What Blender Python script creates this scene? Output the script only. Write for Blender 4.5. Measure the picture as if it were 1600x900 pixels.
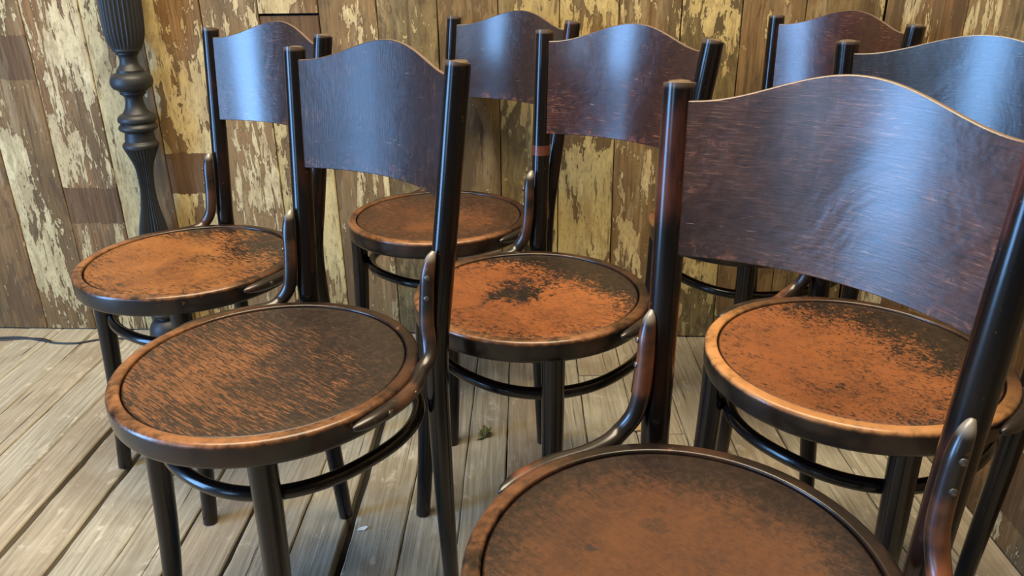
import bpy, bmesh, math, random
from mathutils import Vector, Matrix, noise as mnoise
for o in list(bpy.data.objects): bpy.data.objects.remove(o)
SC = bpy.context.scene
COL = SC.collection
# ------------------------------------------------------------------ camera
CAM_H, CAM_P, CAM_R, CAM_F = 0.9679, 0.3943, -0.0149, 1217.5
cd = bpy.data.cameras.new('camera'); co = bpy.data.objects.new('camera', cd); COL.objects.link(co)
cd.sensor_fit = 'HORIZONTAL'; cd.sensor_width = 36.0; cd.lens = CAM_F/1600*36; cd.clip_start = 0.02; cd.clip_end = 60
fw = Vector((0, math.cos(CAM_P), -math.sin(CAM_P))); up0 = Vector((0, math.sin(CAM_P), math.cos(CAM_P))); rt0 = Vector((1, 0, 0))
rt = math.cos(CAM_R)*rt0 + math.sin(CAM_R)*up0; up = -math.sin(CAM_R)*rt0 + math.cos(CAM_R)*up0
M = Matrix(((rt.x, up.x, -fw.x, 0), (rt.y, up.y, -fw.y, 0), (rt.z, up.z, -fw.z, CAM_H), (0, 0, 0, 1)))
co.matrix_world = M
SC.camera = co
# ------------------------------------------------------------------ world, lights, exposure
SC.view_settings.view_transform = 'Standard'; SC.view_settings.look = 'None'
SC.view_settings.gamma = 1.0; SC.view_settings.use_curve_mapping = False
SC.view_settings.exposure = 0.0
W = bpy.data.worlds.new('world'); SC.world = W; W.use_nodes = True
bg = W.node_tree.nodes['Background']; bg.inputs[0].default_value = (1.0, 0.90, 0.76, 1); bg.inputs[1].default_value = 0.11
def area(name, loc, target, sx, sy, power, color):
    l = bpy.data.lights.new(name, 'AREA'); l.shape = 'RECTANGLE'; l.size = sx; l.size_y = sy; l.energy = power; l.color = color
    o = bpy.data.objects.new(name, l); COL.objects.link(o); o.location = loc
    o.rotation_euler = (Vector(target)-Vector(loc)).to_track_quat('-Z', 'Y').to_euler(); return o
# a row of tall windows on the left-hand side of the room (blue daylight) and an added warm fill overhead, no lamp known there
area('window_daylight', (-2.9, 0.25, 0.98), (-1.9, 0.25, 0.98), 0.85, 1.9, 130, (0.24, 0.52, 1.0))
area('window_daylight', (-2.9, -1.7, 1.2), (-1.9, -1.3, 1.1), 0.8, 1.6, 30, (0.36, 0.62, 1.0))
area('overhead_fill', (-0.25, 0.85, 2.7), (-0.2, 1.15, 0.0), 2.4, 1.3, 165, (1.0, 0.83, 0.58))

# ------------------------------------------------------------------ material helpers
class NT:
    def __init__(s, name):
        s.m = bpy.data.materials.new(name); s.m.use_nodes = True; s.t = s.m.node_tree; s.n = s.t.nodes; s.b = s.n['Principled BSDF']
    def new(s, k, **kw):
        x = s.n.new(k)
        for a, v in kw.items(): setattr(x, a, v)
        return x
    def put(s, sock, v):
        if isinstance(v, bpy.types.NodeSocket): s.t.links.new(v, sock)
        elif isinstance(v, (tuple, list)) and len(v) == 3 and sock.type == 'RGBA': sock.default_value = (*v, 1)
        else: sock.default_value = v
    def math(s, op, a, b=0.0, c=None, clamp=False):
        x = s.new('ShaderNodeMath', operation=op, use_clamp=clamp); s.put(x.inputs[0], a); s.put(x.inputs[1], b)
        if c is not None: s.put(x.inputs[2], c)
        return x.outputs[0]
    def mix(s, f, a, b, mode='MIX'):
        x = s.new('ShaderNodeMix', data_type='RGBA', blend_type=mode); s.put(x.inputs[0], f); s.put(x.inputs[6], a); s.put(x.inputs[7], b); return x.outputs[2]
    def mixf(s, f, a, b):
        x = s.new('ShaderNodeMix', data_type='FLOAT'); s.put(x.inputs[0], f); s.put(x.inputs[2], a); s.put(x.inputs[3], b); return x.outputs[0]
    def ss(s, v, lo, hi, a=0.0, b=1.0):
        x = s.new('ShaderNodeMapRange', interpolation_type='SMOOTHSTEP'); s.put(x.inputs[0], v); s.put(x.inputs[1], lo); s.put(x.inputs[2], hi); s.put(x.inputs[3], a); s.put(x.inputs[4], b); return x.outputs[0]
    def obj(s):
        return s.new('ShaderNodeTexCoord').outputs['Object']
    def attr(s, name):
        x = s.new('ShaderNodeAttribute', attribute_type='OBJECT', attribute_name=name); return x.outputs['Fac']
    def map(s, v, loc=(0, 0, 0), rot=(0, 0, 0), sc=(1, 1, 1)):
        x = s.new('ShaderNodeMapping'); s.put(x.inputs[0], v); s.put(x.inputs[1], loc); s.put(x.inputs[2], rot); s.put(x.inputs[3], sc); return x.outputs[0]
    def noise(s, v, scale, detail=4, rough=0.55, dist=0.0, w=None):
        x = s.new('ShaderNodeTexNoise', noise_dimensions='4D'); s.put(x.inputs['Vector'], v); s.put(x.inputs['Scale'], scale); s.put(x.inputs['Detail'], detail)
        s.put(x.inputs['Roughness'], rough); s.put(x.inputs['Distortion'], dist); s.put(x.inputs['W'], w if w is not None else 0.0); return x.outputs['Fac']
    def sep(s, v):
        x = s.new('ShaderNodeSeparateXYZ'); s.put(x.inputs[0], v); return x.outputs
    def bump(s, h, strength, dist, prev=None):
        x = s.new('ShaderNodeBump'); s.put(x.inputs['Strength'], strength); s.put(x.inputs['Distance'], dist); s.put(x.inputs['Height'], h)
        if prev is not None: s.put(x.inputs['Normal'], prev)
        return x.outputs[0]
    def out(s, col, rough=0.5, normal=None, coat=0.0, coat_rough=0.1, spec=0.5, metal=0.0):
        b = s.b; s.put(b.inputs['Base Color'], col); s.put(b.inputs['Roughness'], rough); s.put(b.inputs['Metallic'], metal)
        s.put(b.inputs['Specular IOR Level'], spec)
        if normal is not None: s.put(b.inputs['Normal'], normal)
        s.put(b.inputs['Coat Weight'], coat); s.put(b.inputs['Coat Roughness'], coat_rough); return s.m

# lacquered bentwood of legs, posts, hoops and brackets
def mat_frame(name, seed, dark=(0.005, 0.004, 0.004), brown=(0.040, 0.012, 0.007), amount=0.55, band=False, high=True):
    t = NT(name); P = t.obj(); x, y, z = t.sep(P)
    v = t.map(P, sc=(1, 1, 0.16))
    n1 = t.noise(v, 38, 5, 0.6, 0.3, seed); n2 = t.noise(P, 9, 3, 0.5, 0, seed+3.3)
    m = t.ss(t.math('ADD', t.math('MULTIPLY', n1, 0.45), t.math('MULTIPLY', n2, 0.55)), 0.62-amount*0.2, 0.80-amount*0.2)
    if high: m = t.math('MULTIPLY', m, t.ss(z, 0.45, 0.75, 0.15, 1.0))
    c = t.mix(m, dark, brown)
    c = t.mix(t.math('MULTIPLY', t.ss(z, 0.848, 0.853), 0.7), c, (0.13, 0.095, 0.07))
    nick = t.noise(P, 160, 3, 0.6, 0, seed+9); nk = t.ss(nick, 0.69, 0.73)
    c = t.mix(t.math('MULTIPLY', nk, 0.5), c, (0.22, 0.10, 0.05))
    if band:
        bm_ = t.math('MULTIPLY', t.ss(z, 0.632, 0.634), t.ss(z, 0.652, 0.650)); c = t.mix(bm_, c, (0.085, 0.028, 0.018))
    c = t.mix(t.math('MULTIPLY', t.ss(z, 0.10, 0.0), 0.5), c, (0.04, 0.024, 0.016))
    bmp = t.bump(n1, 0.10, 0.003, t.bump(nick, 0.06, 0.001))
    return t.out(c, t.mixf(n2, 0.18, 0.30), bmp, 0.30, 0.12, 0.25)
# bracket: brown lacquer, pale rubbed tips
def mat_bracket(name, seed, brown=(0.10, 0.035, 0.016)):
    t = NT(name); P = t.obj(); x, y, z = t.sep(P)
    n1 = t.noise(P, 55, 5, 0.6, 0.3, seed); n2 = t.noise(P, 14, 3, 0.5, 0, seed+3.3)
    c = t.mix(t.ss(n2, 0.46, 0.66), (0.012, 0.009, 0.008), brown)
    c = t.mix(t.math('MULTIPLY', t.ss(n1, 0.62, 0.70), 0.5), c, (0.27, 0.12, 0.05))
    tip = t.ss(z, 0.592, 0.603); c = t.mix(t.math('MULTIPLY', tip, 0.8), c, (0.22, 0.20, 0.17))
    return t.out(c, t.mixf(n2, 0.22, 0.40), t.bump(n1, 0.12, 0.002), 0.3, 0.2)
# seat hoop: dark sides, worn golden upper edge, darker towards the back
def mat_hoop(name, seed, R, amount=0.6, gold=(0.24, 0.105, 0.042)):
    t = NT(name); P = t.obj(); x, y, z = t.sep(P)
    r = t.math('SQRT', t.math('ADD', t.math('MULTIPLY', x, x), t.math('MULTIPLY', y, y)))
    n1 = t.noise(P, 70, 5, 0.65, 0.3, seed); n2 = t.noise(P, 13, 4, 0.55, 0, seed+2)
    top = t.ss(t.math('ADD', z, t.math('MULTIPLY', t.math('SUBTRACT', n1, 0.5), 0.006)), 0.4520, 0.4590)
    back = t.ss(y, 0.12, -0.10)
    wear = t.math('MULTIPLY', t.ss(t.math('ADD', t.math('MULTIPLY', n1, 0.45), t.math('MULTIPLY', n2, 0.55)), 0.54-0.36*amount, 0.74-0.20*amount), top)
    wear = t.math('MULTIPLY', wear, t.mixf(back, 0.05, 1.0))
    c = t.mix(t.ss(n2, 0.42, 0.66), (0.007, 0.005, 0.0045), (0.034, 0.015, 0.009))
    c = t.mix(wear, c, gold)
    ch = t.ss(n1, 0.66, 0.70); c = t.mix(t.math('MULTIPLY', ch, 0.45), c, (0.20, 0.10, 0.06))
    return t.out(c, t.mixf(n2, 0.22, 0.38), t.bump(n1, 0.15, 0.002, t.bump(n2, 0.2, 0.004)), 0.25, 0.18, 0.35)
# plywood seat: orange wood under a dark stain worn through in flecks
def mat_seat(name, seed, amount, streak=0.5, rot=0.0, orange=(0.40, 0.135, 0.035), dark=(0.013, 0.010, 0.0085), soft=0.04, spot=None, edge=0.5, deep=(0.17, 0.055, 0.02), scale=1.0, scr=0.5, backdark=0.2, aniso=6.0, grad=None, gain=1.45, dens=0.5, knots=(), rim_r=0.1828):
    orange = tuple(a*0.78 for a in orange); deep = tuple(a*0.78 for a in deep)
    t = NT(name); P = t.obj(); x, y, z = t.sep(P)
    r = t.math('SQRT', t.math('ADD', t.math('MULTIPLY', x, x), t.math('MULTIPLY', y, y)))
    g = t.map(P, rot=(0, 0, rot), sc=(5.0/aniso, 5.0, 1.0))
    big = t.noise(P, 9*scale, 4, 0.6, 0.4, seed)
    fine = t.noise(g, 80*scale, 7, 0.76, 0.5, seed+1.7)
    mott = t.noise(P, 110*scale, 6, 0.74, 0.9, seed+4.1)
    s1 = t.noise(t.map(P, rot=(0, 0, rot+0.35), sc=(1, 16, 1)), 60, 3, 0.6, 0.8, seed+6)
    s2 = t.noise(t.map(P, rot=(0, 0, rot-0.55), sc=(1, 18, 1)), 48, 3, 0.6, 0.8, seed+8)
    radial = t.ss(r, 0.182, 0.10, -edge*0.5, 0.04)
    v = t.math('ADD', t.math('MULTIPLY', big, 0.45), t.math('MULTIPLY', t.mixf(streak, mott, fine), gain))
    v = t.math('SUBTRACT', v, 0.5*(gain-1.25))
    if grad: v = t.math('ADD', v, t.math('ADD', t.math('MULTIPLY', x, grad[0]), t.math('MULTIPLY', y, grad[1])))
    v = t.math('ADD', v, radial)
    if backdark: v = t.math('SUBTRACT', v, t.ss(y, 0.0, 0.15, 0.0, backdark))  # darker towards the back: remaining stain, plus a grey reflection painted into the colour
    if spot is not None:
        dx = t.math('SUBTRACT', x, spot[0]); dy = t.math('SUBTRACT', y, spot[1])
        d = t.math('SQRT', t.math('ADD', t.math('MULTIPLY', dx, dx), t.math('MULTIPLY', dy, dy)))
        v = t.math('SUBTRACT', v, t.ss(t.math('ADD', d, t.math('MULTIPLY', t.math('SUBTRACT', t.noise(P, 38, 4, 0.6, 1.0, seed+31), 0.5), 0.16)), spot[2], 0.0, 0.0, spot[3]))
    thr = 1.10-amount*0.5
    m = t.ss(v, thr-soft, thr+soft)
    sc_ = t.math('MULTIPLY', t.math('MAXIMUM', t.ss(s1, 0.67, 0.70), t.ss(s2, 0.68, 0.71)), t.ss(r, 0.175, 0.12))
    m2 = t.math('MAXIMUM', m, t.math('MULTIPLY', sc_, scr))
    oc = t.mix(t.ss(t.math('ADD', t.math('MULTIPLY', big, 0.6), t.math('MULTIPLY', mott, 0.4)), 0.38, 0.62), deep, orange)
    oc = t.mix(t.math('MULTIPLY', t.ss(fine, 0.35, 0.7), 0.4), oc, (orange[0]*1.25, orange[1]*1.35, orange[2]*1.5))
    dk = t.mix(t.ss(mott, 0.4, 0.7), dark, (dark[0]*2.4, dark[1]*2.0, dark[2]*1.7))
    c = t.mix(m2, dk, oc)
    fl = t.noise(t.map(P, rot=(0, 0, rot+0.1), sc=(0.42, 1.3, 1.0)), 190*scale, 5, 0.7, 1.2, seed+41)
    fz = t.math('ADD', fl, t.math('MULTIPLY', t.math('SUBTRACT', 0.5, t.noise(P, 17, 4, 0.65, 0.6, seed+43)), 0.55))
    c = t.mix(t.math('MULTIPLY', t.math('MULTIPLY', t.ss(fz, 0.54, 0.60), dens), 0.9), c, dk)
    fz2 = t.math('ADD', t.noise(t.map(P, rot=(0, 0, rot-0.25), sc=(0.3, 1.5, 1.0)), 150*scale, 5, 0.7, 1.2, seed+47), t.math('MULTIPLY', t.math('SUBTRACT', v, thr), 0.45))
    c = t.mix(t.math('MULTIPLY', t.ss(fz2, 0.56, 0.62), t.math('MULTIPLY', dens, 0.8)), c, oc)
    for (kx, ky, kr, kd) in knots:
        ax = t.math('SUBTRACT', x, kx); ay = t.math('SUBTRACT', y, ky)
        dd = t.math('ADD', t.math('SQRT', t.math('ADD', t.math('MULTIPLY', ax, ax), t.math('MULTIPLY', ay, ay))), t.math('MULTIPLY', t.math('SUBTRACT', mott, 0.5), kr*2.2))
        c = t.mix(t.ss(dd, kr, kr*0.45, 0.0, kd), c, (0.022, 0.014, 0.011))
    rim = t.ss(r, rim_r-0.0035, rim_r-0.0005); c = t.mix(rim, c, (0.008, 0.006, 0.005))
    bmp = t.bump(fine, 0.12, 0.002, t.bump(m, 0.10, 0.0008))
    return t.out(c, t.mixf(m, 0.30, 0.42), bmp, 0.12, 0.2, 0.32)
# backrest plywood
def mat_back(name, seed, base=(0.014, 0.007, 0.0065), brown=(0.055, 0.019, 0.012), amount=0.5, vert=False, pale=0.3, rough=0.30, coat=0.8, spec=0.6):
    t = NT(name); P = t.obj(); x, y, z = t.sep(P)
    g = t.map(P, rot=(0, 0.06, 0), sc=(1, 1, 11)) if not vert else t.map(P, sc=(11, 1, 0.8))
    fine = t.noise(g, 42, 7, 0.72, 0.5, seed); big = t.noise(P, 8, 4, 0.6, 0.8, seed+2); mott = t.noise(P, 60, 6, 0.72, 0.9, seed+5)
    m = t.ss(t.math('ADD', t.math('MULTIPLY', big, 0.55), t.math('MULTIPLY', fine, 0.45)), 0.66-amount*0.30, 0.86-amount*0.22)
    c = t.mix(t.ss(mott, 0.3, 0.7, 0.0, 0.35), base, brown); c = t.mix(t.math('MULTIPLY', m, 0.85), c, brown)
    e = t.math('MULTIPLY', t.ss(mott, 0.60, 0.68), t.ss(big, 0.47, 0.60)); c = t.mix(t.math('MULTIPLY', e, pale), c, (0.30, 0.11, 0.055))
    e2 = t.math('MULTIPLY', t.ss(fine, 0.54, 0.66), t.ss(big, 0.47, 0.62)); c = t.mix(t.math('MULTIPLY', e2, pale*1.6), c, (0.27, 0.125, 0.070))
    edge = t.math('MULTIPLY', t.ss(t.math('ADD', z, t.math('MULTIPLY', t.math('SUBTRACT', big, 0.5), 0.06)), 0.690, 0.672), t.ss(mott, 0.50, 0.60)); c = t.mix(t.math('MULTIPLY', edge, pale), c, (0.32, 0.11, 0.05))
    s1 = t.noise(t.map(P, rot=(0, 0.9, 0), sc=(1, 1, 26)), 34, 2, 0.5, 0.6, seed+7); s2 = t.noise(t.map(P, rot=(0, -0.6, 0), sc=(1, 1, 30)), 26, 2, 0.5, 0.6, seed+11)
    s3 = t.noise(t.map(P, rot=(0, 1.5, 0), sc=(1, 1, 30)), 40, 2, 0.5, 0.6, seed+12)
    sc_ = t.math('MULTIPLY', t.math('MAXIMUM', s3, t.math('MAXIMUM', s1, s2)), 1.0)
    sc_ = t.math('MULTIPLY', t.ss(sc_, 0.722, 0.735), t.ss(t.noise(P, 14, 2, 0.5, 0, seed+13), 0.46, 0.58))
    c = t.mix(t.math('MULTIPLY', sc_, 0.75), c, (0.50, 0.30, 0.19))
    dk = t.ss(t.noise(t.map(P, sc=(0.9, 1, 10)) if not vert else t.map(P, sc=(14, 1, 1.2)), 52, 2, 0.5, 0.2, seed+17), 0.655, 0.69); c = t.mix(t.math('MULTIPLY', dk, 0.8), c, (0.008, 0.005, 0.005))
    bmp = t.bump(fine, 0.22, 0.003, t.bump(big, 0.5, 0.008, t.bump(mott, 0.12, 0.0015)))
    return t.out(c, t.mixf(mott, rough-0.08, rough+0.12), bmp, coat, 0.22, spec)
def mat_plain(name, col, rough=0.5, metal=0.0, var=0.3, scale=60):
    t = NT(name); P = t.obj(); n = t.noise(P, scale, 4, 0.6)
    c = t.mix(t.math('MULTIPLY', n, var), col, tuple(a*0.5 for a in col))
    return t.out(c, rough, t.bump(n, 0.15, 0.001), 0, 0.1, 0.5, metal)
# old wall planks with flaking paint; every plank carries its own numbers
def mat_plank():
    t = NT('flaking painted plank'); P = t.obj(); x, y, z = t.sep(P)
    A = {k: t.attr(k) for k in ('seed', 'paint', 'white', 'olive', 'streak', 'band_low', 'band_high', 'red', 'side', 'light')}
    w = A['seed']
    v1 = t.map(P, sc=(1, 1, 0.34)); v2 = t.map(P, sc=(1, 1, 0.07)); v3 = t.map(P, sc=(1, 1, 0.15))
    g = t.noise(t.map(P, sc=(1, 1, 0.035)), 120, 6, 0.65, 0.6, w)          # grain
    big = t.noise(v1, 11, 7, 0.60, 0.55, w); flake = t.noise(v1, 42, 6, 0.66, 0.7, t.math('ADD', w, 3.1))
    st = t.noise(v3, 60, 5, 0.66, 0.7, t.math('ADD', w, 5.2)); tone = t.noise(P, 5, 4, 0.55, 0.3, t.math('ADD', w, 7.7))
    # bare wood
    wood = t.mix(t.ss(g, 0.32, 0.68), (0.078, 0.043, 0.016), (0.301, 0.179, 0.070))
    wood = t.mix(t.math('MULTIPLY', t.ss(tone, 0.35, 0.65), 0.7), wood, (0.160, 0.092, 0.033))
    wood = t.mix(t.math('MULTIPLY', A['red'], 0.5), wood, t.mix(g, (0.102, 0.042, 0.013), (0.320, 0.152, 0.052)))
    wood = t.mix(A['olive'], wood, t.mix(t.ss(flake, 0.35, 0.65), (0.092, 0.069, 0.027), (0.242, 0.179, 0.070)))
    wood = t.mix(A['light'], wood, (0.349, 0.239, 0.107))
    # first coat: grey-olive stain, thin
    c0 = t.math('ADD', t.math('MULTIPLY', big, 0.7), t.math('MULTIPLY', st, 0.3))
    wood = t.mix(t.math('MULTIPLY', t.ss(t.noise(v1, 8, 5, 0.6, 0.5, t.math('ADD', w, 11)), 0.50, 0.56), 0.35), wood, (0.116, 0.092, 0.048))
    # paint mask
    sv = t.mixf(A['streak'], flake, st)
    pm = t.math('ADD', t.math('MULTIPLY', big, 0.52), t.math('MULTIPLY', sv, 0.48))
    pm = t.math('ADD', pm, t.math('MULTIPLY', t.math('MULTIPLY', x, A['side']), 0.9))
    thr = t.math('SUBTRACT', 0.66, t.math('MULTIPLY', A['paint'], 0.27))
    pm = t.math('SUBTRACT', pm, thr)
    wob = t.math('ADD', z, t.math('MULTIPLY', t.math('SUBTRACT', flake, 0.5), 0.03))
    inb = t.math('MULTIPLY', t.math('GREATER_THAN', wob, A['band_low']), t.math('LESS_THAN', wob, A['band_high']))
    pm = t.math('SUBTRACT', pm, t.math('MULTIPLY', inb, 0.25))
    wood = t.mix(t.math('MULTIPLY', inb, 0.7), wood, t.mix(t.ss(g, 0.3, 0.7), (0.073, 0.031, 0.011), (0.242, 0.115, 0.041)))
    specks = t.math('SUBTRACT', t.noise(v1, 90, 4, 0.6, 0.5, t.math('ADD', w, 15)), 0.63)
    pm = t.math('MAXIMUM', pm, t.math('MULTIPLY', specks, t.ss(pm, -0.14, -0.01)))
    mask = t.ss(pm, 0.0, 0.008); halo = t.ss(pm, -0.018, 0.0)
    yel = t.mix(t.ss(tone, 0.3, 0.7), (0.349, 0.258, 0.089), (0.524, 0.414, 0.163))
    whi = t.mix(t.ss(tone, 0.3, 0.7), (0.485, 0.368, 0.178), (0.660, 0.552, 0.311))
    paint = t.mix(A['white'], yel, whi)
    # the same coat rubbed thin so that the wood shows through, in vertical smears
    thin = t.ss(t.noise(t.map(P, sc=(1, 1, 0.22)), 26, 6, 0.66, 0.8, t.math('ADD', w, 21)), 0.46, 0.62)
    paint = t.mix(t.math('MULTIPLY', thin, 0.62), paint, t.mix(g, (0.126, 0.075, 0.027), (0.369, 0.248, 0.104)))
    old = t.ss(t.math('SUBTRACT', pm, 0.045), 0.0, 0.01)
    paint = t.mix(t.math('MULTIPLY', t.math('SUBTRACT', 1.0, old), 0.35), paint, t.mix(A['white'], (0.291, 0.221, 0.089), (0.407, 0.313, 0.163)))
    pits = t.ss(t.noise(v3, 85, 4, 0.62, 0.4, t.math('ADD', w, 25)), 0.60, 0.64); paint = t.mix(t.math('MULTIPLY', pits, 0.8), paint, (0.107, 0.064, 0.026))
    grit = t.noise(t.map(P, sc=(1, 1, 0.4)), 150, 4, 0.7, 0.3, w); paint = t.mix(t.ss(grit, 0.48, 0.66, 0.0, 0.6), paint, (0.213, 0.147, 0.067))
    # whitish dust smears on the bare wood
    dust = t.ss(t.noise(t.map(P, sc=(1, 1, 0.10)), 34, 6, 0.66, 0.8, t.math('ADD', w, 27)), 0.52, 0.66); wood = t.mix(t.math('MULTIPLY', dust, 0.45), wood, (0.407, 0.304, 0.163))
    crk = t.ss(t.noise(t.map(P, sc=(1, 1, 0.03)), 70, 4, 0.6, 0.5, t.math('ADD', w, 29)), 0.62, 0.66); wood = t.mix(t.math('MULTIPLY', crk, 0.7), wood, (0.068, 0.041, 0.021))
    wood = t.mix(t.ss(t.noise(P, 3.2, 3, 0.5, 0.4, t.math('ADD', w, 33)), 0.42, 0.66, 0.0, 0.45), wood, (0.058, 0.039, 0.016))
    c = t.mix(t.math('MULTIPLY', halo, 0.5), wood, (0.058, 0.035, 0.016)); c = t.mix(mask, c, paint)
    h = t.math('ADD', t.math('MULTIPLY', mask, 1.0), t.math('MULTIPLY', pits, -0.6))
    bmp = t.bump(h, 0.6, 0.0018, t.bump(t.math('ADD', g, t.math('MULTIPLY', grit, 0.5)), 0.4, 0.003, t.bump(tone, 0.3, 0.01)))
    return t.out(c, t.mixf(mask, 0.75, 0.6), bmp, 0, 0.1, 0.3)
def mat_board():
    t = NT('worn grey floorboard'); P = t.obj(); w = t.attr('seed'); warm = t.attr('warm')
    g = t.noise(t.map(P, sc=(1, 0.035, 1)), 115, 6, 0.68, 0.9, w); g2 = t.noise(t.map(P, sc=(1, 0.09, 1)), 30, 5, 0.6, 1.2, t.math('ADD', w, 2))
    wv = t.new('ShaderNodeTexWave', wave_type='BANDS', bands_direction='X', wave_profile='SIN'); t.put(wv.inputs[0], t.map(P, sc=(1, 0.12, 1))); t.put(wv.inputs['Scale'], 26)
    t.put(wv.inputs['Distortion'], 9.0); t.put(wv.inputs['Detail'], 3.0); t.put(wv.inputs['Detail Scale'], 1.3); t.put(wv.inputs['Phase Offset'], t.math('MULTIPLY', w, 3.0))
    big = t.noise(P, 6, 5, 0.6, 0.4, t.math('ADD', w, 4)); blot = t.noise(t.map(P, sc=(1, 0.5, 1)), 30, 5, 0.65, 0.6, t.math('ADD', w, 6))
    c = t.mix(t.ss(g, 0.30, 0.70), (0.235, 0.213, 0.160), (0.425, 0.40, 0.31))
    c = t.mix(t.math('MULTIPLY', t.ss(wv.outputs['Fac'], 0.6, 1.0), 0.15), c, (0.13, 0.095, 0.055))
    c = t.mix(t.math('MULTIPLY', t.ss(g2, 0.5, 0.75), 0.35), c, (0.56, 0.52, 0.42))
    c = t.mix(t.math('MULTIPLY', t.ss(big, 0.48, 0.66), 0.5), c, (0.18, 0.145, 0.095))
    c = t.mix(t.math('MULTIPLY', t.ss(blot, 0.57, 0.68), 0.55), c, (0.62, 0.57, 0.46))
    c = t.mix(t.math('MULTIPLY', warm, 0.6), c, t.mix(g, (0.14, 0.085, 0.045), (0.42, 0.31, 0.19)))
    cr = t.ss(t.noise(t.map(P, sc=(1, 0.02, 1)), 85, 4, 0.62, 0.6, t.math('ADD', w, 9)), 0.62, 0.67); c = t.mix(t.math('MULTIPLY', cr, 0.85), c, (0.05, 0.035, 0.022))
    sp = t.ss(t.noise(P, 120, 2, 0.5, 0, t.math('ADD', w, 13)), 0.73, 0.76); c = t.mix(t.math('MULTIPLY', sp, 0.5), c, (0.72, 0.69, 0.6))
    bmp = t.bump(t.math('SUBTRACT', g, cr), 0.5, 0.003, t.bump(g2, 0.3, 0.004))
    return t.out(c, t.mixf(blot, 0.62, 0.8), bmp, 0, 0.1, 0.3)

# ------------------------------------------------------------------ mesh helpers
def link(name, verts, faces, mats, parent=None, smooth=True, sharp=38, fm=None):
    me = bpy.data.meshes.new(name); me.from_pydata([tuple(v) for v in verts], [], faces); me.update()
    for m in (mats if isinstance(mats, list) else [mats]): me.materials.append(m)
    if fm: me.polygons.foreach_set('material_index', fm)
    bm = bmesh.new(); bm.from_mesh(me); bmesh.ops.recalc_face_normals(bm, faces=bm.faces); bm.to_mesh(me); bm.free()
    if smooth:
        me.polygons.foreach_set('use_smooth', [True]*len(me.polygons)); me.set_sharp_from_angle(angle=math.radians(sharp))
    o = bpy.data.objects.new(name, me); COL.objects.link(o)
    if parent: o.parent = parent
    return o
def tag(o, label=None, cat=None, group=None, kind=None):
    if label: o['label'] = label
    if cat: o['category'] = cat
    if group: o['group'] = group
    if kind: o['kind'] = kind
def empty(name, loc=(0, 0, 0), rz=0.0):
    o = bpy.data.objects.new(name, None); o.empty_display_size = 0.05; COL.objects.link(o); o.location = loc; o.rotation_euler = (0, 0, rz); return o
def catmull(pts, n, closed=False):
    out = []; L = len(pts); segs = L if closed else L-1
    for i in range(segs):
        g = lambda k: pts[k % L] if closed else pts[max(0, min(L-1, k))]
        p0, p1, p2, p3 = g(i-1), g(i), g(i+1), g(i+2)
        for j in range(n):
            t = j/n; out.append(tuple(0.5*((2*b)+(-a+c)*t+(2*a-5*b+4*c-d)*t*t+(-a+3*b-3*c+d)*t**3) for a, b, c, d in zip(p0, p1, p2, p3)))
    if not closed: out.append(tuple(pts[-1]))
    return out
def tube(pts4, nper=6, seg=16, closed=False, cap_dome=0.0):
    """pts4: (x,y,z,r) -> verts, faces"""
    P = catmull(pts4, nper, closed); n = len(P); V = []; F = []
    C = [Vector(p[:3]) for p in P]; R = [p[3] for p in P]; u = None
    for i in range(n):
        a = C[(i-1) % n] if (closed or i > 0) else C[i]; b = C[(i+1) % n] if (closed or i < n-1) else C[i]
        t = (b-a).normalized()
        if u is None: u = (Vector((1, 0, 0)) if abs(t.x) < .8 else Vector((0, 1, 0)))
        u = (u-u.dot(t)*t).normalized(); w = t.cross(u)
        for k in range(seg):
            an = 2*math.pi*k/seg; V.append(C[i]+R[i]*(math.cos(an)*u+math.sin(an)*w))
    rings = n
    for i in range(n if closed else n-1):
        j = (i+1) % n
        for k in range(seg):
            F.append((i*seg+k, i*seg+(k+1) % seg, j*seg+(k+1) % seg, j*seg+k))
    if not closed:
        F.append(tuple(range(seg))[::-1]); F.append(tuple((rings-1)*seg+k for k in range(seg)))
    return V, F
def lathe(prof, seg=64, cx=0, cy=0, flute=None):
    """closed or open profile of (r,z); first/last with r=0 collapse is capped"""
    V = []; F = []; n = len(prof)
    for (r, z, *fl) in prof:
        for k in range(seg):
            a = 2*math.pi*k/seg; rr = r
            if fl and fl[0]: rr = r*(1-fl[0]*(0.5+0.5*math.cos(a*fl[1])))
            V.append((cx+rr*math.cos(a), cy+rr*math.sin(a), z))
    for i in range(n-1):
        for k in range(seg): F.append((i*seg+k, i*seg+(k+1) % seg, (i+1)*seg+(k+1) % seg, (i+1)*seg+k))
    return V, F, n
def capped(V, F, n, seg): return V, F+[tuple(range(seg))[::-1], tuple((n-1)*seg+k for k in range(seg))]

# ------------------------------------------------------------------ setting: floor
MB = mat_board(); MP = mat_plank(); MDARK = mat_plain('dark void earth', (0.02, 0.016, 0.012), 0.9)
def slab(name, x0, x1, y0, y1, z0, z1, mat, kind='structure'):
    V = [(x0, y0, z0), (x1, y0, z0), (x1, y1, z0), (x0, y1, z0), (x0, y0, z1), (x1, y0, z1), (x1, y1, z1), (x0, y1, z1)]
    F = [(0, 3, 2, 1), (4, 5, 6, 7), (0, 1, 5, 4), (1, 2, 6, 5), (2, 3, 7, 6), (3, 0, 4, 7)]
    o = link(name, V, F, mat, smooth=False); tag(o, kind=kind); return o
W0, W1 = 1.98359, -0.06321                    # face of the back wall: y = W0 + W1*x
floor = slab('floor', -3.0, 1.0, -1.6, 2.35, -0.06, -0.03, MDARK)
floor['label'] = 'worn grey-beige timber floorboards with dark gaps'
rng = random.Random(5)
FA = math.radians(1.0)
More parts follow.
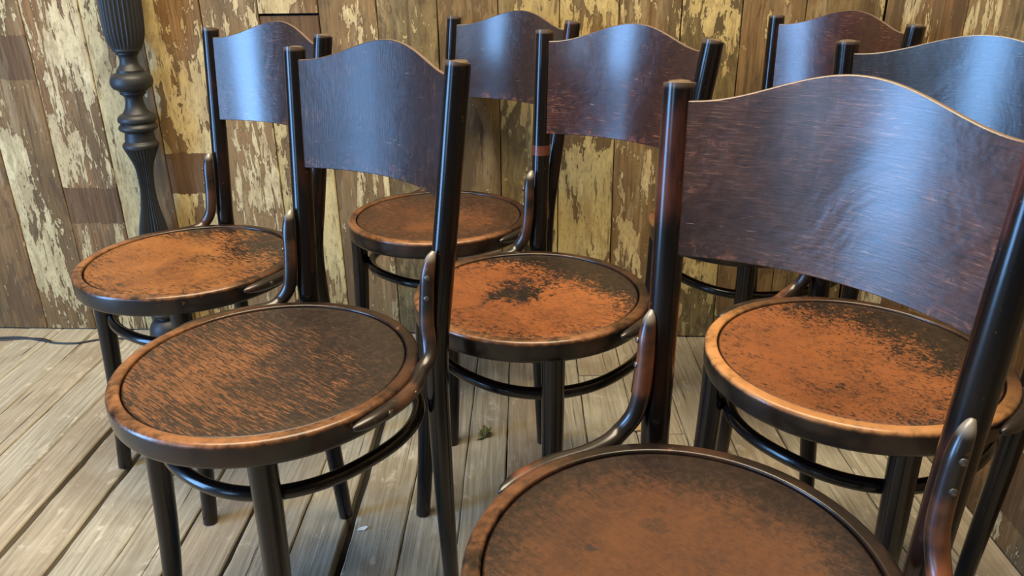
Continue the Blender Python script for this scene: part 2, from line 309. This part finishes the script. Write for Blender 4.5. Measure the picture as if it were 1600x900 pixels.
def board(xl, xr, y0, y1, seed, gl, gr, lift=0.0, warm=0.0, tilt=0.0):
    """one floorboard; xl/xr are seam positions at y=1.2, running along direction FA; gl/gr half gaps"""
    n = max(4, int((y1-y0)/0.03)); V = []; F = []
    for i in range(n+1):
        y = y0+(y1-y0)*i/n; k = math.tan(FA)*(y-1.2)
        jl = 0.0016*mnoise.noise(Vector((seed*3.1, y*9, 0)))+0.0012*mnoise.noise(Vector((seed*7.1, y*40, 0)))
        jr = 0.0016*mnoise.noise(Vector((seed*5.7, y*9, 4)))+0.0012*mnoise.noise(Vector((seed*2.3, y*40, 4)))
        if gl > .003: jl *= 1.9
        a = xl+k+gl+jl; b = xr+k-gr+jr; bv = 0.0022
        zl, zr = lift-tilt, lift+tilt
        V += [(a, y, -0.028), (a, y, zl-bv), (a+bv, y, zl), ((a+b)/2, y, (zl+zr)/2+0.0003), (b-bv, y, zr), (b, y, zr-bv), (b, y, -0.028)]
    for i in range(n):
        for k in range(6): F.append((i*7+k, i*7+k+1, (i+1)*7+k+1, (i+1)*7+k))
        F.append((i*7+6, i*7, (i+1)*7, (i+1)*7+6))
    F.append(tuple(range(7))); F.append(tuple(n*7+k for k in range(7)))
    o = link('floorboard', V, F, MB, floor, sharp=30); o['seed'] = float(seed); o['warm'] = float(warm); return o
seams = [-2.97, -2.86, -2.75, -2.64, -2.53, -2.42, -2.31, -2.20, -2.09, -1.98, -1.87, -1.76, -1.65, -1.54, -1.436, -1.33, -1.225, -1.12, -1.022, -0.926, -0.817, -0.711, -0.611, -0.508, -0.405, -0.311, -0.205, -0.105, -0.02, 0.066, 0.156, 0.268, 0.376, 0.472, 0.583, 0.692, 0.779, 0.868, 0.985]
gaps = {-0.926: 0.0068, -0.817: 0.0052, -0.311: 0.0092, -0.508: 0.0040, -0.611: 0.0030, -0.711: 0.0008, -1.022: 0.0010, 0.583: 0.0016}
cuts = {-0.311: [1.66], -0.508: [0.55], 0.066: [0.2], 0.156: [1.74], 0.376: [1.20], -1.225: [0.5], 0.268: [1.47], -0.711: [1.33], 0.692: [1.56]}
for i in range(len(seams)-1):
    a, b = seams[i], seams[i+1]
    ys = [-1.5]+cuts.get(a, [])+[W0-W1*(-a)*0-0.0632*a*1.0+0.008]
    for j in range(len(ys)-1):
        board(a, b, ys[j]+0.001, ys[j+1]-0.001, i*1.37+j*5.1+1, gaps.get(a, 0.0010), gaps.get(b, 0.0010), lift=-rng.random()*0.0012, warm=max(0, rng.uniform(-0.8, 0.6)), tilt=rng.uniform(-.0006, .0006))

# ------------------------------------------------------------------ setting: planked walls
def plank_wall(root, org, dirx, nrm, planks, ztop):
    """org: point of s=0 on the face; dirx along the wall; nrm towards the room"""
    ang = math.atan2(dirx[1], dirx[0])
    for i, p in enumerate(planks):
        s0, s1, z0, z1 = p['s0'], p['s1'], p.get('z0', 0.004), p.get('z1', ztop)
        seed = p.get('seed', i*2.71+1.3); g = 0.0011; n = max(4, int((z1-z0)/0.045)); V = []; F = []
        w = (s1-s0)/2; off = p.get('off', rng.uniform(0, 0.0025)); tw = rng.uniform(-.0010, .0010)
        for k in range(n+1):
            z = z0+(z1-z0)*k/n
            jl = 0.0011*mnoise.noise(Vector((seed*3.1, z*7, 1)))+0.0008*mnoise.noise(Vector((seed, z*45, 2)))
            jr = 0.0011*mnoise.noise(Vector((seed*5.1, z*7, 3)))+0.0008*mnoise.noise(Vector((seed, z*45, 5)))
            a, b, bv = -w+g+jl, w-g+jr, 0.0016
            V += [(a, 0.024, z), (a, -off+tw+bv, z), (a+bv, -off+tw, z), (0, -off-0.0006, z), (b-bv, -off-tw, z), (b, -off-tw+bv, z), (b, 0.024, z)]
        for k in range(n):
            for q in range(6): F.append((k*7+q, k*7+q+1, (k+1)*7+q+1, (k+1)*7+q))
            F.append((k*7+6, k*7, (k+1)*7, (k+1)*7+6))
        F.append(tuple(range(7))); F.append(tuple(n*7+q for q in range(7)))
        o = link('plank', V, F, MP, root, sharp=30)
        sm = (s0+s1)/2; o.location = (org[0]+dirx[0]*sm, org[1]+dirx[1]*sm, 0); o.rotation_euler = (0, 0, ang)
        for key, dv in (('paint', 0.4), ('white', 0.3), ('olive', 0.0), ('streak', 0.4), ('band_low', 9.0), ('band_high', 9.1), ('red', 0.2), ('side', 0.0), ('light', 0.0)):
            o[key] = float(p.get(key, dv))
        o['seed'] = float(seed)
nl = math.hypot(1, W1); wd = (1/nl, W1/nl)
def backing(name, org, d, s0, s1, zt, off):
    n = (-d[1], d[0]); P = lambda s, o, z: (org[0]+d[0]*s+n[0]*o, org[1]+d[1]*s+n[1]*o, z)
    V = [P(s0, off, 0), P(s1, off, 0), P(s1, off+.05, 0), P(s0, off+.05, 0), P(s0, off, zt), P(s1, off, zt), P(s1, off+.05, zt), P(s0, off+.05, zt)]
    F = [(0, 3, 2, 1), (4, 5, 6, 7), (0, 1, 5, 4), (1, 2, 6, 5), (2, 3, 7, 6), (3, 0, 4, 7)]
    o = link(name, V, F, MDARK, smooth=False); tag(o, kind='structure'); return o
wall_back = backing('wall_back', (0, W0), wd, -3.0, 0.95, 2.5, 0.0245)
wall_back['label'] = 'back wall of old vertical planks with flaking cream and yellow paint'
Z = lambda yp: 0.905-yp*0.00158 if yp < 160 else 0.652-(yp-160)*0.00168      # rough height of a plank mark
PL = []
s = -2.99
while s < -1.52:
    PL.append(dict(s0=s, s1=s+0.147, paint=0.35, white=0.5, red=0.4, streak=0.5)); s += 0.147
PL[-1]['s1'] = -1.511
PL += [
 dict(s0=-1.511, s1=-1.363, paint=0.20, white=0.1, red=0.55, streak=0.3),
 dict(s0=-1.363, s1=-1.215, paint=0.52, white=0.75, red=0.45, streak=0.35, band_low=0.71, band_high=0.82, olive=0.15, side=-0.9),
 dict(s0=-1.215, s1=-1.063, paint=0.60, white=0.95, red=0.75, streak=0.85, band_low=0.325, band_high=0.425, seed=8.2),
 dict(s0=-1.063, s1=-0.913, paint=0.52, white=0.6, red=0.35, streak=0.4, side=-1.6, seed=3.9),
 dict(s0=-0.913, s1=-0.757, paint=0.80, white=0.45, red=0.55, streak=0.15, band_low=0.41, band_high=0.52, seed=12.4),
 dict(s0=-0.757, s1=-0.611, paint=0.50, white=0.85, red=0.35, streak=1.0, light=0.25),
 dict(s0=-0.611, s1=-0.462, z1=0.858, paint=0.74, white=0.25, red=0.45, streak=0.2, band_low=0.66, band_high=0.9),
 dict(s0=-0.611, s1=-0.462, z0=0.864, paint=0.66, white=0.7, red=0.4, streak=0.3, off=0.005),
 dict(s0=-0.462, s1=-0.319, paint=0.30, white=0.75, red=0.35, streak=0.7, light=0.25, side=1.2),
 dict(s0=-0.319, s1=-0.171, paint=0.36, white=0.2, olive=0.75, streak=0.2),
 dict(s0=-0.171, s1=-0.024, paint=0.24, white=0.5, olive=0.35, streak=0.8, light=0.15),
 dict(s0=-0.024, s1=0.124, paint=0.56, white=0.1, olive=0.8, streak=0.1, side=1.2),
 dict(s0=0.124, s1=0.266, paint=0.74, white=0.08, olive=0.3, streak=0.3, side=-0.4, seed=30.1),
 dict(s0=0.266, s1=0.414, paint=0.50, white=0.6, red=0.2, olive=0.3, streak=0.6),
 dict(s0=0.414, s1=0.556, paint=0.58, white=0.1, olive=0.95, streak=0.15),
 dict(s0=0.556, s1=0.703, paint=0.42, white=0.2, olive=0.15, red=0.3, streak=0.2),
 dict(s0=0.703, s1=0.884, paint=0.34, white=0.35, olive=0.5, red=0.1, streak=0.4)]
plank_wall(wall_back, (0, W0), wd, None, PL, 2.45)
RC = (0.884, 1.928); rdv = Vector((0.8545-0.884, 1.035-1.928)).normalized()
# the right-hand wall: s runs from the room's near end to the corner so that its face looks left
RS = (RC[0]+rdv.x*2.6, RC[1]+rdv.y*2.6); rd = (-rdv.x, -rdv.y)
LEN = 2.6
ds = [0.003, 0.093, 0.234, 0.364, 0.502, 0.640, 0.785, 0.93, 1.07, 1.21, 1.35, 1.49, 1.63, 1.78, 1.92, 2.06, 2.2, 2.34, 2.48]
RP = []
pr = [dict(paint=0.15, red=0.3), dict(paint=0.70, white=0.9, streak=0.9), dict(paint=0.15, red=0.95), dict(paint=0.52, white=0.6, streak=0.9, light=0.3), dict(paint=0.3, olive=0.6, white=0.4), dict(paint=0.22, red=0.8, white=0.8), dict(paint=0.50, white=0.95, red=0.5, streak=0.5, band_low=0.065, band_high=0.2)]
wall_right = backing('wall_right', RS, (rd[0], rd[1]), 0, LEN+0.02, 2.5, -0.0745)
# face must look towards -x: planks are built facing local -y, so flip by running the wall from the corner outwards
for i in range(len(ds)-1):
    d = dict(s0=ds[i], s1=ds[i+1], seed=50+i*3.3); d.update(pr[min(i, len(pr)-1)] if i < 8 else dict(paint=0.4, white=0.6, red=0.4)); RP.append(d)
plank_wall(wall_right, RC, (rdv.x, rdv.y), None, RP, 2.45)
wall_right['label'] = 'right-hand wall of dark brown planks with pale flaking paint'

# ------------------------------------------------------------------ chairs
ZS = 0.46
MSCREW = mat_plain('dull screw metal', (0.16, 0.15, 0.14), 0.38, 0.85)
MEDGE = mat_plain('rubbed plywood edge', (0.13, 0.088, 0.062), 0.5, 0, 0.6, 90)
SH = dict(R=.202, sx=.1537, sy=.1841, tx=.1749, ty=.2194, tz=.8525, gx=.1392, gy=.1956, lx=.1431, ly=.1149, mx=.1542, my=.1413)
def lerp(a, b, t): return a+(b-a)*t
def make_chair(key, loc, th, dR, dtx, dty, dsx, label, seatmat, backmat, fseed, bracket_brown, foot=None, brown=None, famount=.55, gold=(0.24, 0.105, 0.042), hoopamt=0.6, band=False):
    root = empty('bentwood_chair', (loc[0], loc[1], 0), th)
    tag(root, label, 'chair', 'bentwood cafe chairs')
    R = SH['R']+dR; fm = mat_frame('dark bentwood '+key, fseed, amount=famount, **({'brown': brown} if brown else {}))
    fmb = mat_frame('dark bentwood banded '+key, fseed, amount=famount, band=True) if band else fm
    hm = mat_hoop('worn seat hoop '+key, fseed+2, R, hoopamt, gold); bk = mat_bracket('bracket wood '+key, fseed+4, bracket_brown)
    # seat hoop (closed profile turned round)
    prof = []
    ro, ri = R, R-0.0180
    def arc(cx, cz, r, a0, a1, n=5): return [(cx+r*math.cos(math.radians(lerp(a0, a1, i/n))), cz+r*math.sin(math.radians(lerp(a0, a1, i/n)))) for i in range(n+1)]
    prof += arc(ro-0.007, 0.4265+0.004, 0.0065, -80, 0, 4)
    prof += [(ro, 0.440)]
    prof += arc(ro-0.0065, ZS-0.0065, 0.0065, 0, 90, 6)
    prof += arc(ri+0.003, ZS-0.003, 0.003, 90, 180, 4)
    prof += [(ri, ZS-0.012), (ri-0.004, ZS-0.014), (ri-0.004, 0.424)]
    prof.append(prof[0])
    V, F, n = lathe(prof, 96); o = link('seat_hoop', V, F, hm, root, sharp=50)
    # seat panel, slightly dished
    rp = ri-0.0012; pp = [(0.0005, ZS-0.0085), (0.05, ZS-0.0080), (0.10, ZS-0.0065), (0.14, ZS-0.0045), (0.165, ZS-0.0030), (rp-0.004, ZS-0.0026), (rp-0.0012, ZS-0.0034), (rp, ZS-0.0055), (rp, ZS-0.012), (0.0005, ZS-0.015)]
    V, F, n = lathe(pp, 96); V, F = capped(V, F, n, 96)
    link('seat_panel', V, F, seatmat, root, sharp=50)
    # seat underside brace ring is hidden; rear legs run from the floor to the top of the back
    for s in (-1, 1):
        sx, sy = s*(SH['sx']+dsx), SH['sy']-0.004; tx, ty = s*(SH['tx']+dtx), SH['ty']+dty; gx, gy = s*SH['gx'], SH['gy']
        if s == 1 and foot: gx, gy = foot
        T = [(gx, gy, 0.0, .0128), (lerp(gx, sx, .12), lerp(gy, sy, .20), .06, .0136), (lerp(gx, sx, .36), lerp(gy, sy, .55), .16, .0148), (lerp(gx, sx, .70), lerp(gy, sy, .92), .30, .0162), (sx, sy, .44, .0168), (lerp(sx, tx, .25), lerp(sy, ty, .24), .55, .0170), (lerp(sx, tx, .62), lerp(sy, ty, .62), .70, .0170), (lerp(sx, tx, .965), lerp(sy, ty, .965), SH['tz']-.012, .0170),
             (lerp(sx, tx, .985), lerp(sy, ty, .985), SH['tz']-.005, .0160), (tx, ty, SH['tz'], .0135), (tx, ty, SH['tz']+.0024, .0085), (tx, ty, SH['tz']+.0032, .001)]
        V, F = tube(T, 5, 24); link('rear_leg', V, F, fmb if (band and s == -1) else fm, root, sharp=60)
        # front leg
        lx, ly, mx, my = s*SH['lx'], -SH['ly'], s*SH['mx'], -SH['my']
        T = [(mx, my, 0, .0132), (lerp(mx, lx, .18), lerp(my, ly, .25), .06, .0140), (lerp(mx, lx, .45), lerp(my, ly, .6), .16, .0155), (lerp(mx, lx, .8), lerp(my, ly, .9), .30, .0172), (lx, ly, .40, .0180), (lx, ly, .430, .0180)]
        V, F = tube(T, 5, 24); link('front_leg', V, F, fm, root, sharp=60)
    # stretcher hoop
    pts = []
    for k in range(40):
        a = 2*math.pi*k/40; c, s_ = math.cos(a), math.sin(a); m = 2.3
        pts.append((0.168*math.copysign(abs(c)**(2/m), c), 0.031+0.176*math.copysign(abs(s_)**(2/m), s_), 0.352, 0.0098))
    V, F = tube(pts, 3, 14, closed=True); link('stretcher_hoop', V, F, fm, root)
    # brackets
    for s in (-1, 1):
        rr = R+0.0075; B = []
        for a_, rad, zz in ((-8, .0030, .4475), (-5, .0068, .4475), (2, .0098, .4470), (14, .0106, .4462), (25, .0106, .4460)):
            B.append((s*rr*math.cos(math.radians(a_)), rr*math.sin(math.radians(a_)), zz, rad))
        px, py = SH['sx']+dsx, SH['sy']-.004
        B += [(s*(px+.026), py-.058, .4490, .0108), (s*(px+.022), py-.038, .4580, .0108), (s*(px+.013), py-.027, .478, .0108), (s*(px+.0075), py-.0235, .505, .0106), (s*(px+.0068), py-.0195, .545, .0104), (s*(px+.008), py-.0165, .578, .0098), (s*(px+.0095), py-.0110, .597, .0074), (s*(px+.0105), py-.0050, .607, .0030)]
        V, F = tube(B, 5, 16); br = link('bracket', V, F, bk, root, sharp=70)
        for (qx, qy, qz, nx, ny, nz) in ((s*(px+.0085), py-.0195, .545, s*.55, -.84, 0), (s*(px+.010), py-.0170, .575, s*.55, -.84, 0), (s*rr*math.cos(.10), rr*math.sin(.10), .4470, s*1.0, .1, .15), (s*rr*math.cos(.36), rr*math.sin(.36), .4462, s*.94, .35, .1)):
            nv = Vector((nx, ny, nz)).normalized(); q = Vector((qx, qy, qz))+nv*0.0092
            e1 = nv.cross(Vector((0, 0, 1))).normalized(); e2 = nv.cross(e1); VV = []; FF = []
            for (r_, h_) in ((.0038, 0.0), (.0036, .0012), (.0022, .0022)):
                for k in range(12): a = 2*math.pi*k/12; VV.append(q+e1*r_*math.cos(a)+e2*r_*math.sin(a)+nv*h_)
            for i in range(2):
                for k in range(12): FF.append((i*12+k, i*12+(k+1) % 12, (i+1)*12+(k+1) % 12, (i+1)*12+k))
            FF += [tuple(range(12))[::-1], tuple(24+k for k in range(12))]
            link('screw', VV, FF, MSCREW, br)
    # backrest panel
    nu, nv_ = 48, 12; th_ = 0.0028; V = []; F = []; FM = []
    zt, zb, bow, cr = .8368, .6731, .0414, .0335
    sx, sy, tx, ty, tz = SH['sx']+dsx, SH['sy'], SH['tx']+dtx, SH['ty']+dty, SH['tz']
    for side in (-1, 1):
        for i in range(nu+1):
            u = -1+2*i/nu; bell = 0.5+0.5*math.cos(max(-1, min(1, u/.96))*math.pi); ztop = zt+cr*bell**0.95
            for j in range(nv_+1):
                z = lerp(zb, ztop, j/nv_)
                X = (sx+(tx-sx)*(z-.46)/(tz-.46)-.011)*u; Y = sy+(ty-sy)*(z-.46)/(tz-.46)+bow*(1-u*u)-.006
                # curve normal in plan
                dX, dY = sx, -2*bow*u; l = math.hypot(dX, dY); V.append((X+side*th_*(-dY/l), Y+side*th_*(dX/l), z))
    m = (nu+1)*(nv_+1); I = lambda sd, i, j: sd*m+i*(nv_+1)+j
    for i in range(nu):
        for j in range(nv_):
            F.append((I(0, i, j), I(0, i+1, j), I(0, i+1, j+1), I(0, i, j+1))); FM.append(0)
            F.append((I(1, i, j), I(1, i, j+1), I(1, i+1, j+1), I(1, i+1, j))); FM.append(0)
        for j in (0, nv_): F.append((I(0, i, j), I(0, i+1, j), I(1, i+1, j), I(1, i, j))); FM.append(1 if j else 0)
    for j in range(nv_):
        for i in (0, nu): F.append((I(0, i, j), I(0, i, j+1), I(1, i, j+1), I(1, i, j))); FM.append(0)
    bp = link('backrest', V, F, [backmat, MEDGE], root, sharp=40, fm=FM)
    bv = bp.modifiers.new('round', 'BEVEL'); bv.width = 0.0011; bv.segments = 2; bv.limit_method = 'ANGLE'; bv.angle_limit = math.radians(50)
    return root

make_chair('a', (-.6155, 1.4021), -.6468, .0006, 0, .0138, -.0073, 'dark bentwood cafe chair with an orange worn seat beside the turned black lamp stand',
           mat_seat('orange seat dark flecks', 2.3, 0.88, 0.85, -0.5, orange=(0.30, 0.118, 0.033), deep=(0.15, 0.054, 0.019), edge=0.22, scr=0.2, spot=(0.05, 0.05, 0.13, 0.20), aniso=7, backdark=0.20, gain=2.2, dens=0.6),
           mat_back('back veneer a', 1.0, amount=0.3), 1.1, (0.06, 0.03, 0.02), foot=(.158, .228))
make_chair('b', (-.3418, .9702), -.695, .007, -.0021, .0065, -.003, 'dark bentwood chair in left foreground with dark finely scratched streaky seat',
           mat_seat('dark streaky seat', 7.9, 0.36, 1.0, -0.5, orange=(0.20, 0.083, 0.034), deep=(0.09, 0.038, 0.018), dark=(0.018, 0.014, 0.012), edge=0.15, scr=0.7, soft=0.06, aniso=11, grad=(-0.5, -0.75), backdark=0.1, gain=2.4, dens=0.95, rim_r=.1898),
           mat_back('back veneer b', 4.0, base=(0.016, 0.009, 0.008), brown=(0.062, 0.025, 0.017), amount=0.5, vert=True, coat=0.12, rough=0.34, spec=0.42), 5.3, (0.08, 0.038, 0.022))
make_chair('c', (-.159, 1.6549), -.7167, -.0029, .0002, .0296, .0078, 'dark bentwood chair nearest the back wall in the middle, with a dull brown seat',
           mat_seat('dull brown seat', 11.2, 0.60, 0.8, -0.6, orange=(0.16, 0.062, 0.026), deep=(0.07, 0.03, 0.015), dark=(0.030, 0.018, 0.012), edge=0.22, scr=0.3, soft=0.12, aniso=6, rim_r=.1799),
           mat_back('back veneer c', 7.0, base=(0.012, 0.008, 0.008), amount=0.15), 8.7, (0.06, 0.03, 0.02))
make_chair('d', (.0325, 1.2102), -.7466, -.0042, -.0029, .0175, -.0137, 'bentwood chair in the centre, bright orange seat with a dark blotch in its middle',
           mat_seat('bright orange seat dark blotch', 16.5, 0.92, 0.55, -0.4, orange=(0.30, 0.100, 0.029), deep=(0.14, 0.043, 0.015), edge=0.25, scr=0.7, spot=(-0.02, -0.01, 0.095, 0.42), backdark=0.42, aniso=4, dens=0.75, gain=2.3, rim_r=.1786),
           mat_back('back veneer d', 10.0, base=(0.018, 0.008, 0.007), brown=(0.075, 0.023, 0.013), amount=0.6, pale=0.45), 12.9, (0.08, 0.035, 0.02), band=True)
make_chair('e', (.1491, .5576), -.7886, -.0022, -.0078, -.0159, -.0001, 'largest and nearest bentwood chair, its reddish-brown seat cut off by the picture edge',
           mat_seat('reddish brown seat', 21.4, 1.0, 0.5, -1.4, orange=(0.105, 0.040, 0.015), deep=(0.038, 0.015, 0.009), dark=(0.014, 0.010, 0.009), edge=0.70, scr=0.08, soft=0.22, aniso=7, gain=1.2, dens=0.2, rim_r=.1806, knots=((-.078, -.033, .0080, .85), (-.049, .039, .014, .45), (-.062, .031, .008, .4))),
           mat_back('back veneer e', 13.0, base=(0.024, 0.011, 0.009), brown=(0.125, 0.048, 0.026), amount=0.75, pale=0.5, coat=0.6), 17.1, (0.17, 0.055, 0.022), brown=(0.10, 0.030, 0.018), famount=.7, gold=(0.16, 0.070, 0.032), hoopamt=.45)
make_chair('f', (.4759, .9678), -.9275, .001, .0093, -.0354, .0148, 'bentwood chair at the right, orange seat flecked in black with a golden worn rim',
           mat_seat('orange seat black flecks', 27.7, 0.72, 0.5, -0.8, orange=(0.235, 0.080, 0.026), deep=(0.12, 0.042, 0.017), edge=0.12, scr=0.4, backdark=0.2, scale=1.15, aniso=3.5, gain=2.5, grad=(-0.35, -0.6), dens=1.0, rim_r=.1838),
           mat_back('back veneer f', 16.0, base=(0.010, 0.009, 0.009), brown=(0.035, 0.020, 0.016), amount=0.2, pale=0.2), 21.6, (0.15, 0.06, 0.03), gold=(0.40, 0.19, 0.07), hoopamt=.85)
make_chair('g', (.4934, 1.5794), -1.1141, -.0023, .0021, -.0161, -.0019, 'bentwood chair in the back right corner, reddish-brown backrest, seat hidden behind the nearest chair',
           mat_seat('orange brown seat', 33.0, 0.8, 0.5, 0.5),
           mat_back('back veneer g', 19.0, base=(0.018, 0.008, 0.007), brown=(0.08, 0.024, 0.014), amount=0.75, pale=0.35), 26.2, (0.06, 0.03, 0.02), brown=(0.09, 0.03, 0.018))

# ------------------------------------------------------------------ turned lamp stand
ML = mat_plain('matt charcoal painted wood', (0.016, 0.018, 0.020), 0.5, 0, 0.3, 40)
lamp = empty('lamp_stand', (-.965, 1.973, 0)); tag(lamp, 'tall turned black lamp stand with fluted sections, standing against the plank wall', 'lamp')
LEAN = 0.05
def lean(V): return [(x+LEAN*z, y, z) for x, y, z in V]
def turned(name, prof, seg=64, sharp=40, nper=4, curved=True):
    pr_ = catmull(prof, nper) if curved else prof
    pr_ = [(p[0], p[1]) + ((p[2], 28) if len(p) > 2 else ()) for p in pr_]
    V, F, n = lathe(pr_, seg); V, F = capped(V, F, n, seg)
    return link(name, lean(V), F, ML, lamp, sharp=sharp)
turned('base', [(.030, 0.0), (.042, .004), (.047, .018), (.0475, .035), (.044, .055), (.034, .070), (.026, .076), (.026, .080), (.038, .086), (.040, .096), (.030, .104)])
def fluted(name, prof, nf=28):
    V, F, n = lathe([(r, z, d, nf) for r, z, d in prof], nf*6); V, F = capped(V, F, n, nf*6)
    return link(name, lean(V), F, ML, lamp, sharp=80)
fluted('fluted_column', [(.028, .104, 0)]+[tuple(p) for p in catmull([(.030, .106, .10), (.040, .14, .13), (.046, .20, .14), (.043, .27, .14), (.0335, .342, .14), (.0235, .39, .14), (.0190, .43, .14), (.0185, .455, .14), (.0220, .498, .13), (.030, .523, .12), (.041, .549, .10)], 5)])
turned('turned_rings', [(.040, .549), (.0425, .552), (.043, .558), (.041, .562), (.036, .5665), (.0355, .570), (.034, .585), (.034, .590), (.039, .593), (.0452, .598), (.0455, .604), (.041, .610), (.040, .613), (.0445, .617), (.0452, .6245), (.041, .6315), (.034, .636), (.031, .638), (.0235, .652), (.0208, .6685), (.0225, .678), (.0300, .684), (.0300, .688), (.033, .691), (.0335, .693), (.044, .6985), (.0490, .708), (.0492, .717), (.046, .727), (.037, .734), (.0315, .7355), (.0315, .7405), (.0285, .745), (.0220, .754), (.0204, .7642), (.0215, .774), (.0262, .7785), (.0268, .783), (.0328, .786), (.0335, .791)], nper=3, sharp=30)
fluted('fluted_bulb', [(.033, .790, 0)]+[tuple(p) for p in catmull([(.034, .792, .05), (.040, .805, .09), (.0440, .82, .10), (.0465, .845, .11), (.0472, .90, .11), (.0465, .96, .11), (.042, 1.03, .11), (.034, 1.08, .10), (.028, 1.10, .05)], 5)])
turned('upper_column', [(.028, 1.10), (.038, 1.105), (.040, 1.115), (.030, 1.125), (.018, 1.14), (.016, 1.20), (.018, 1.30), (.034, 1.32), (.036, 1.335), (.020, 1.35), (.016, 1.37), (.016, 1.40)])

# ------------------------------------------------------------------ cable, leaf, scraps
MC = mat_plain('black flex', (0.022, 0.022, 0.022), 0.5)
zc = 0.0035
cab = [(-1.75, 2.005), (-1.60, 1.99), (-1.461, 2.006), (-1.40, 2.006), (-1.33, 1.985), (-1.277, 1.966), (-1.22, 1.964), (-1.168, 1.985), (-1.10, 1.990), (-1.03, 1.975), (-1.00, 1.975)]
V1, F1 = tube([(x, y, zc, .0026) for x, y in cab], 6, 8)
cab2 = [(-1.75, 1.985), (-1.60, 2.000), (-1.461, 1.992), (-1.40, 1.998), (-1.34, 1.996), (-1.30, 1.9775)]
V2, F2 = tube([(x, y, zc, .0022) for x, y in cab2], 6, 8)
cb = link('power_cord', V1+V2, F1+[tuple(i+len(V1) for i in f) for f in F2], MC); tag(cb, 'thin black electric cord lying on the floorboards along the wall at far left', 'cord')
def leaf_mesh(parts):
    V = []; F = []
    for (cx, cy, a, L, Wd, z0, curl) in parts:
        b = len(V); n = 10
        for i in range(n+1):
            t = i/n; w = Wd*math.sin(math.pi*t**0.8)**0.8 if 0 < t < 1 else 0.0004
            for q in (-1, -.5, 0, .5, 1):
                lx, ly = t*L, q*w; lz = z0+curl*abs(q)**1.5*w*2+0.004*math.sin(math.pi*t)
                V.append((cx+math.cos(a)*lx-math.sin(a)*ly, cy+math.sin(a)*lx+math.cos(a)*ly, lz))
        for i in range(n):
            for q in range(4): F.append((b+i*5+q, b+i*5+q+1, b+(i+1)*5+q+1, b+(i+1)*5+q))
    return V, F
MG = mat_plain('dried green leaf', (0.16, 0.19, 0.075), 0.6, 0, 0.5, 80)
V, F = leaf_mesh([(0, 0, 1.9, .030, .0085, .002, .9), (0, 0, 1.15, .030, .0100, .002, .9), (0, 0, 3.5, .018, .004, .001, .2)])
lf = link('leaf', V, F, MG); lf.location = (-.066, 1.462, 0.0005); sm = lf.modifiers.new('thick', 'SOLIDIFY'); sm.thickness = 0.0006
tag(lf, 'small crumpled green leaf on the floorboards left of the centre chair front leg', 'leaf')
def scrap(name, pts, z, thick, mat, loc, label, cat):
    n = len(pts); V = [(x, y, z+zz) for x, y, zz in pts]+[(x, y, z+zz+thick) for x, y, zz in pts]
    F = [tuple(range(n))[::-1], tuple(range(n, 2*n))]+[(i, (i+1) % n, n+(i+1) % n, n+i) for i in range(n)]
    o = link(name, V, F, mat, smooth=False); o.location = loc; tag(o, label, cat); return o
scrap('paper_scrap', [(-.009, -.004, 0), (.006, -.005, .001), (.011, .001, .003), (.008, .006, .002), (-.004, .004, 0)], 0.0008, .0006, mat_plain('white paper', (0.75, 0.75, 0.7), 0.7, 0, 0.1), (-.286, 1.168, 0), 'tiny white scrap of paper on the floor beside the wide dark gap', 'paper')
scrap('wood_flake', [(-.045, -.004, 0), (-.025, -.011, .001), (-.008, -.008, .002), (.010, -.012, .001), (.030, -.008, .001), (.042, .000, 0), (.025, .012, .002), (-.002, .017, .003), (-.028, .011, .001)], 0.0008, .0022, mat_plain('tan wood flake', (0.48, 0.31, 0.16), 0.7, 0, 0.4, 40), (.262, 1.492, 0), 'flat tan flake of wood on the floor, glimpsed behind the nearest chair left bracket', 'wood flake')
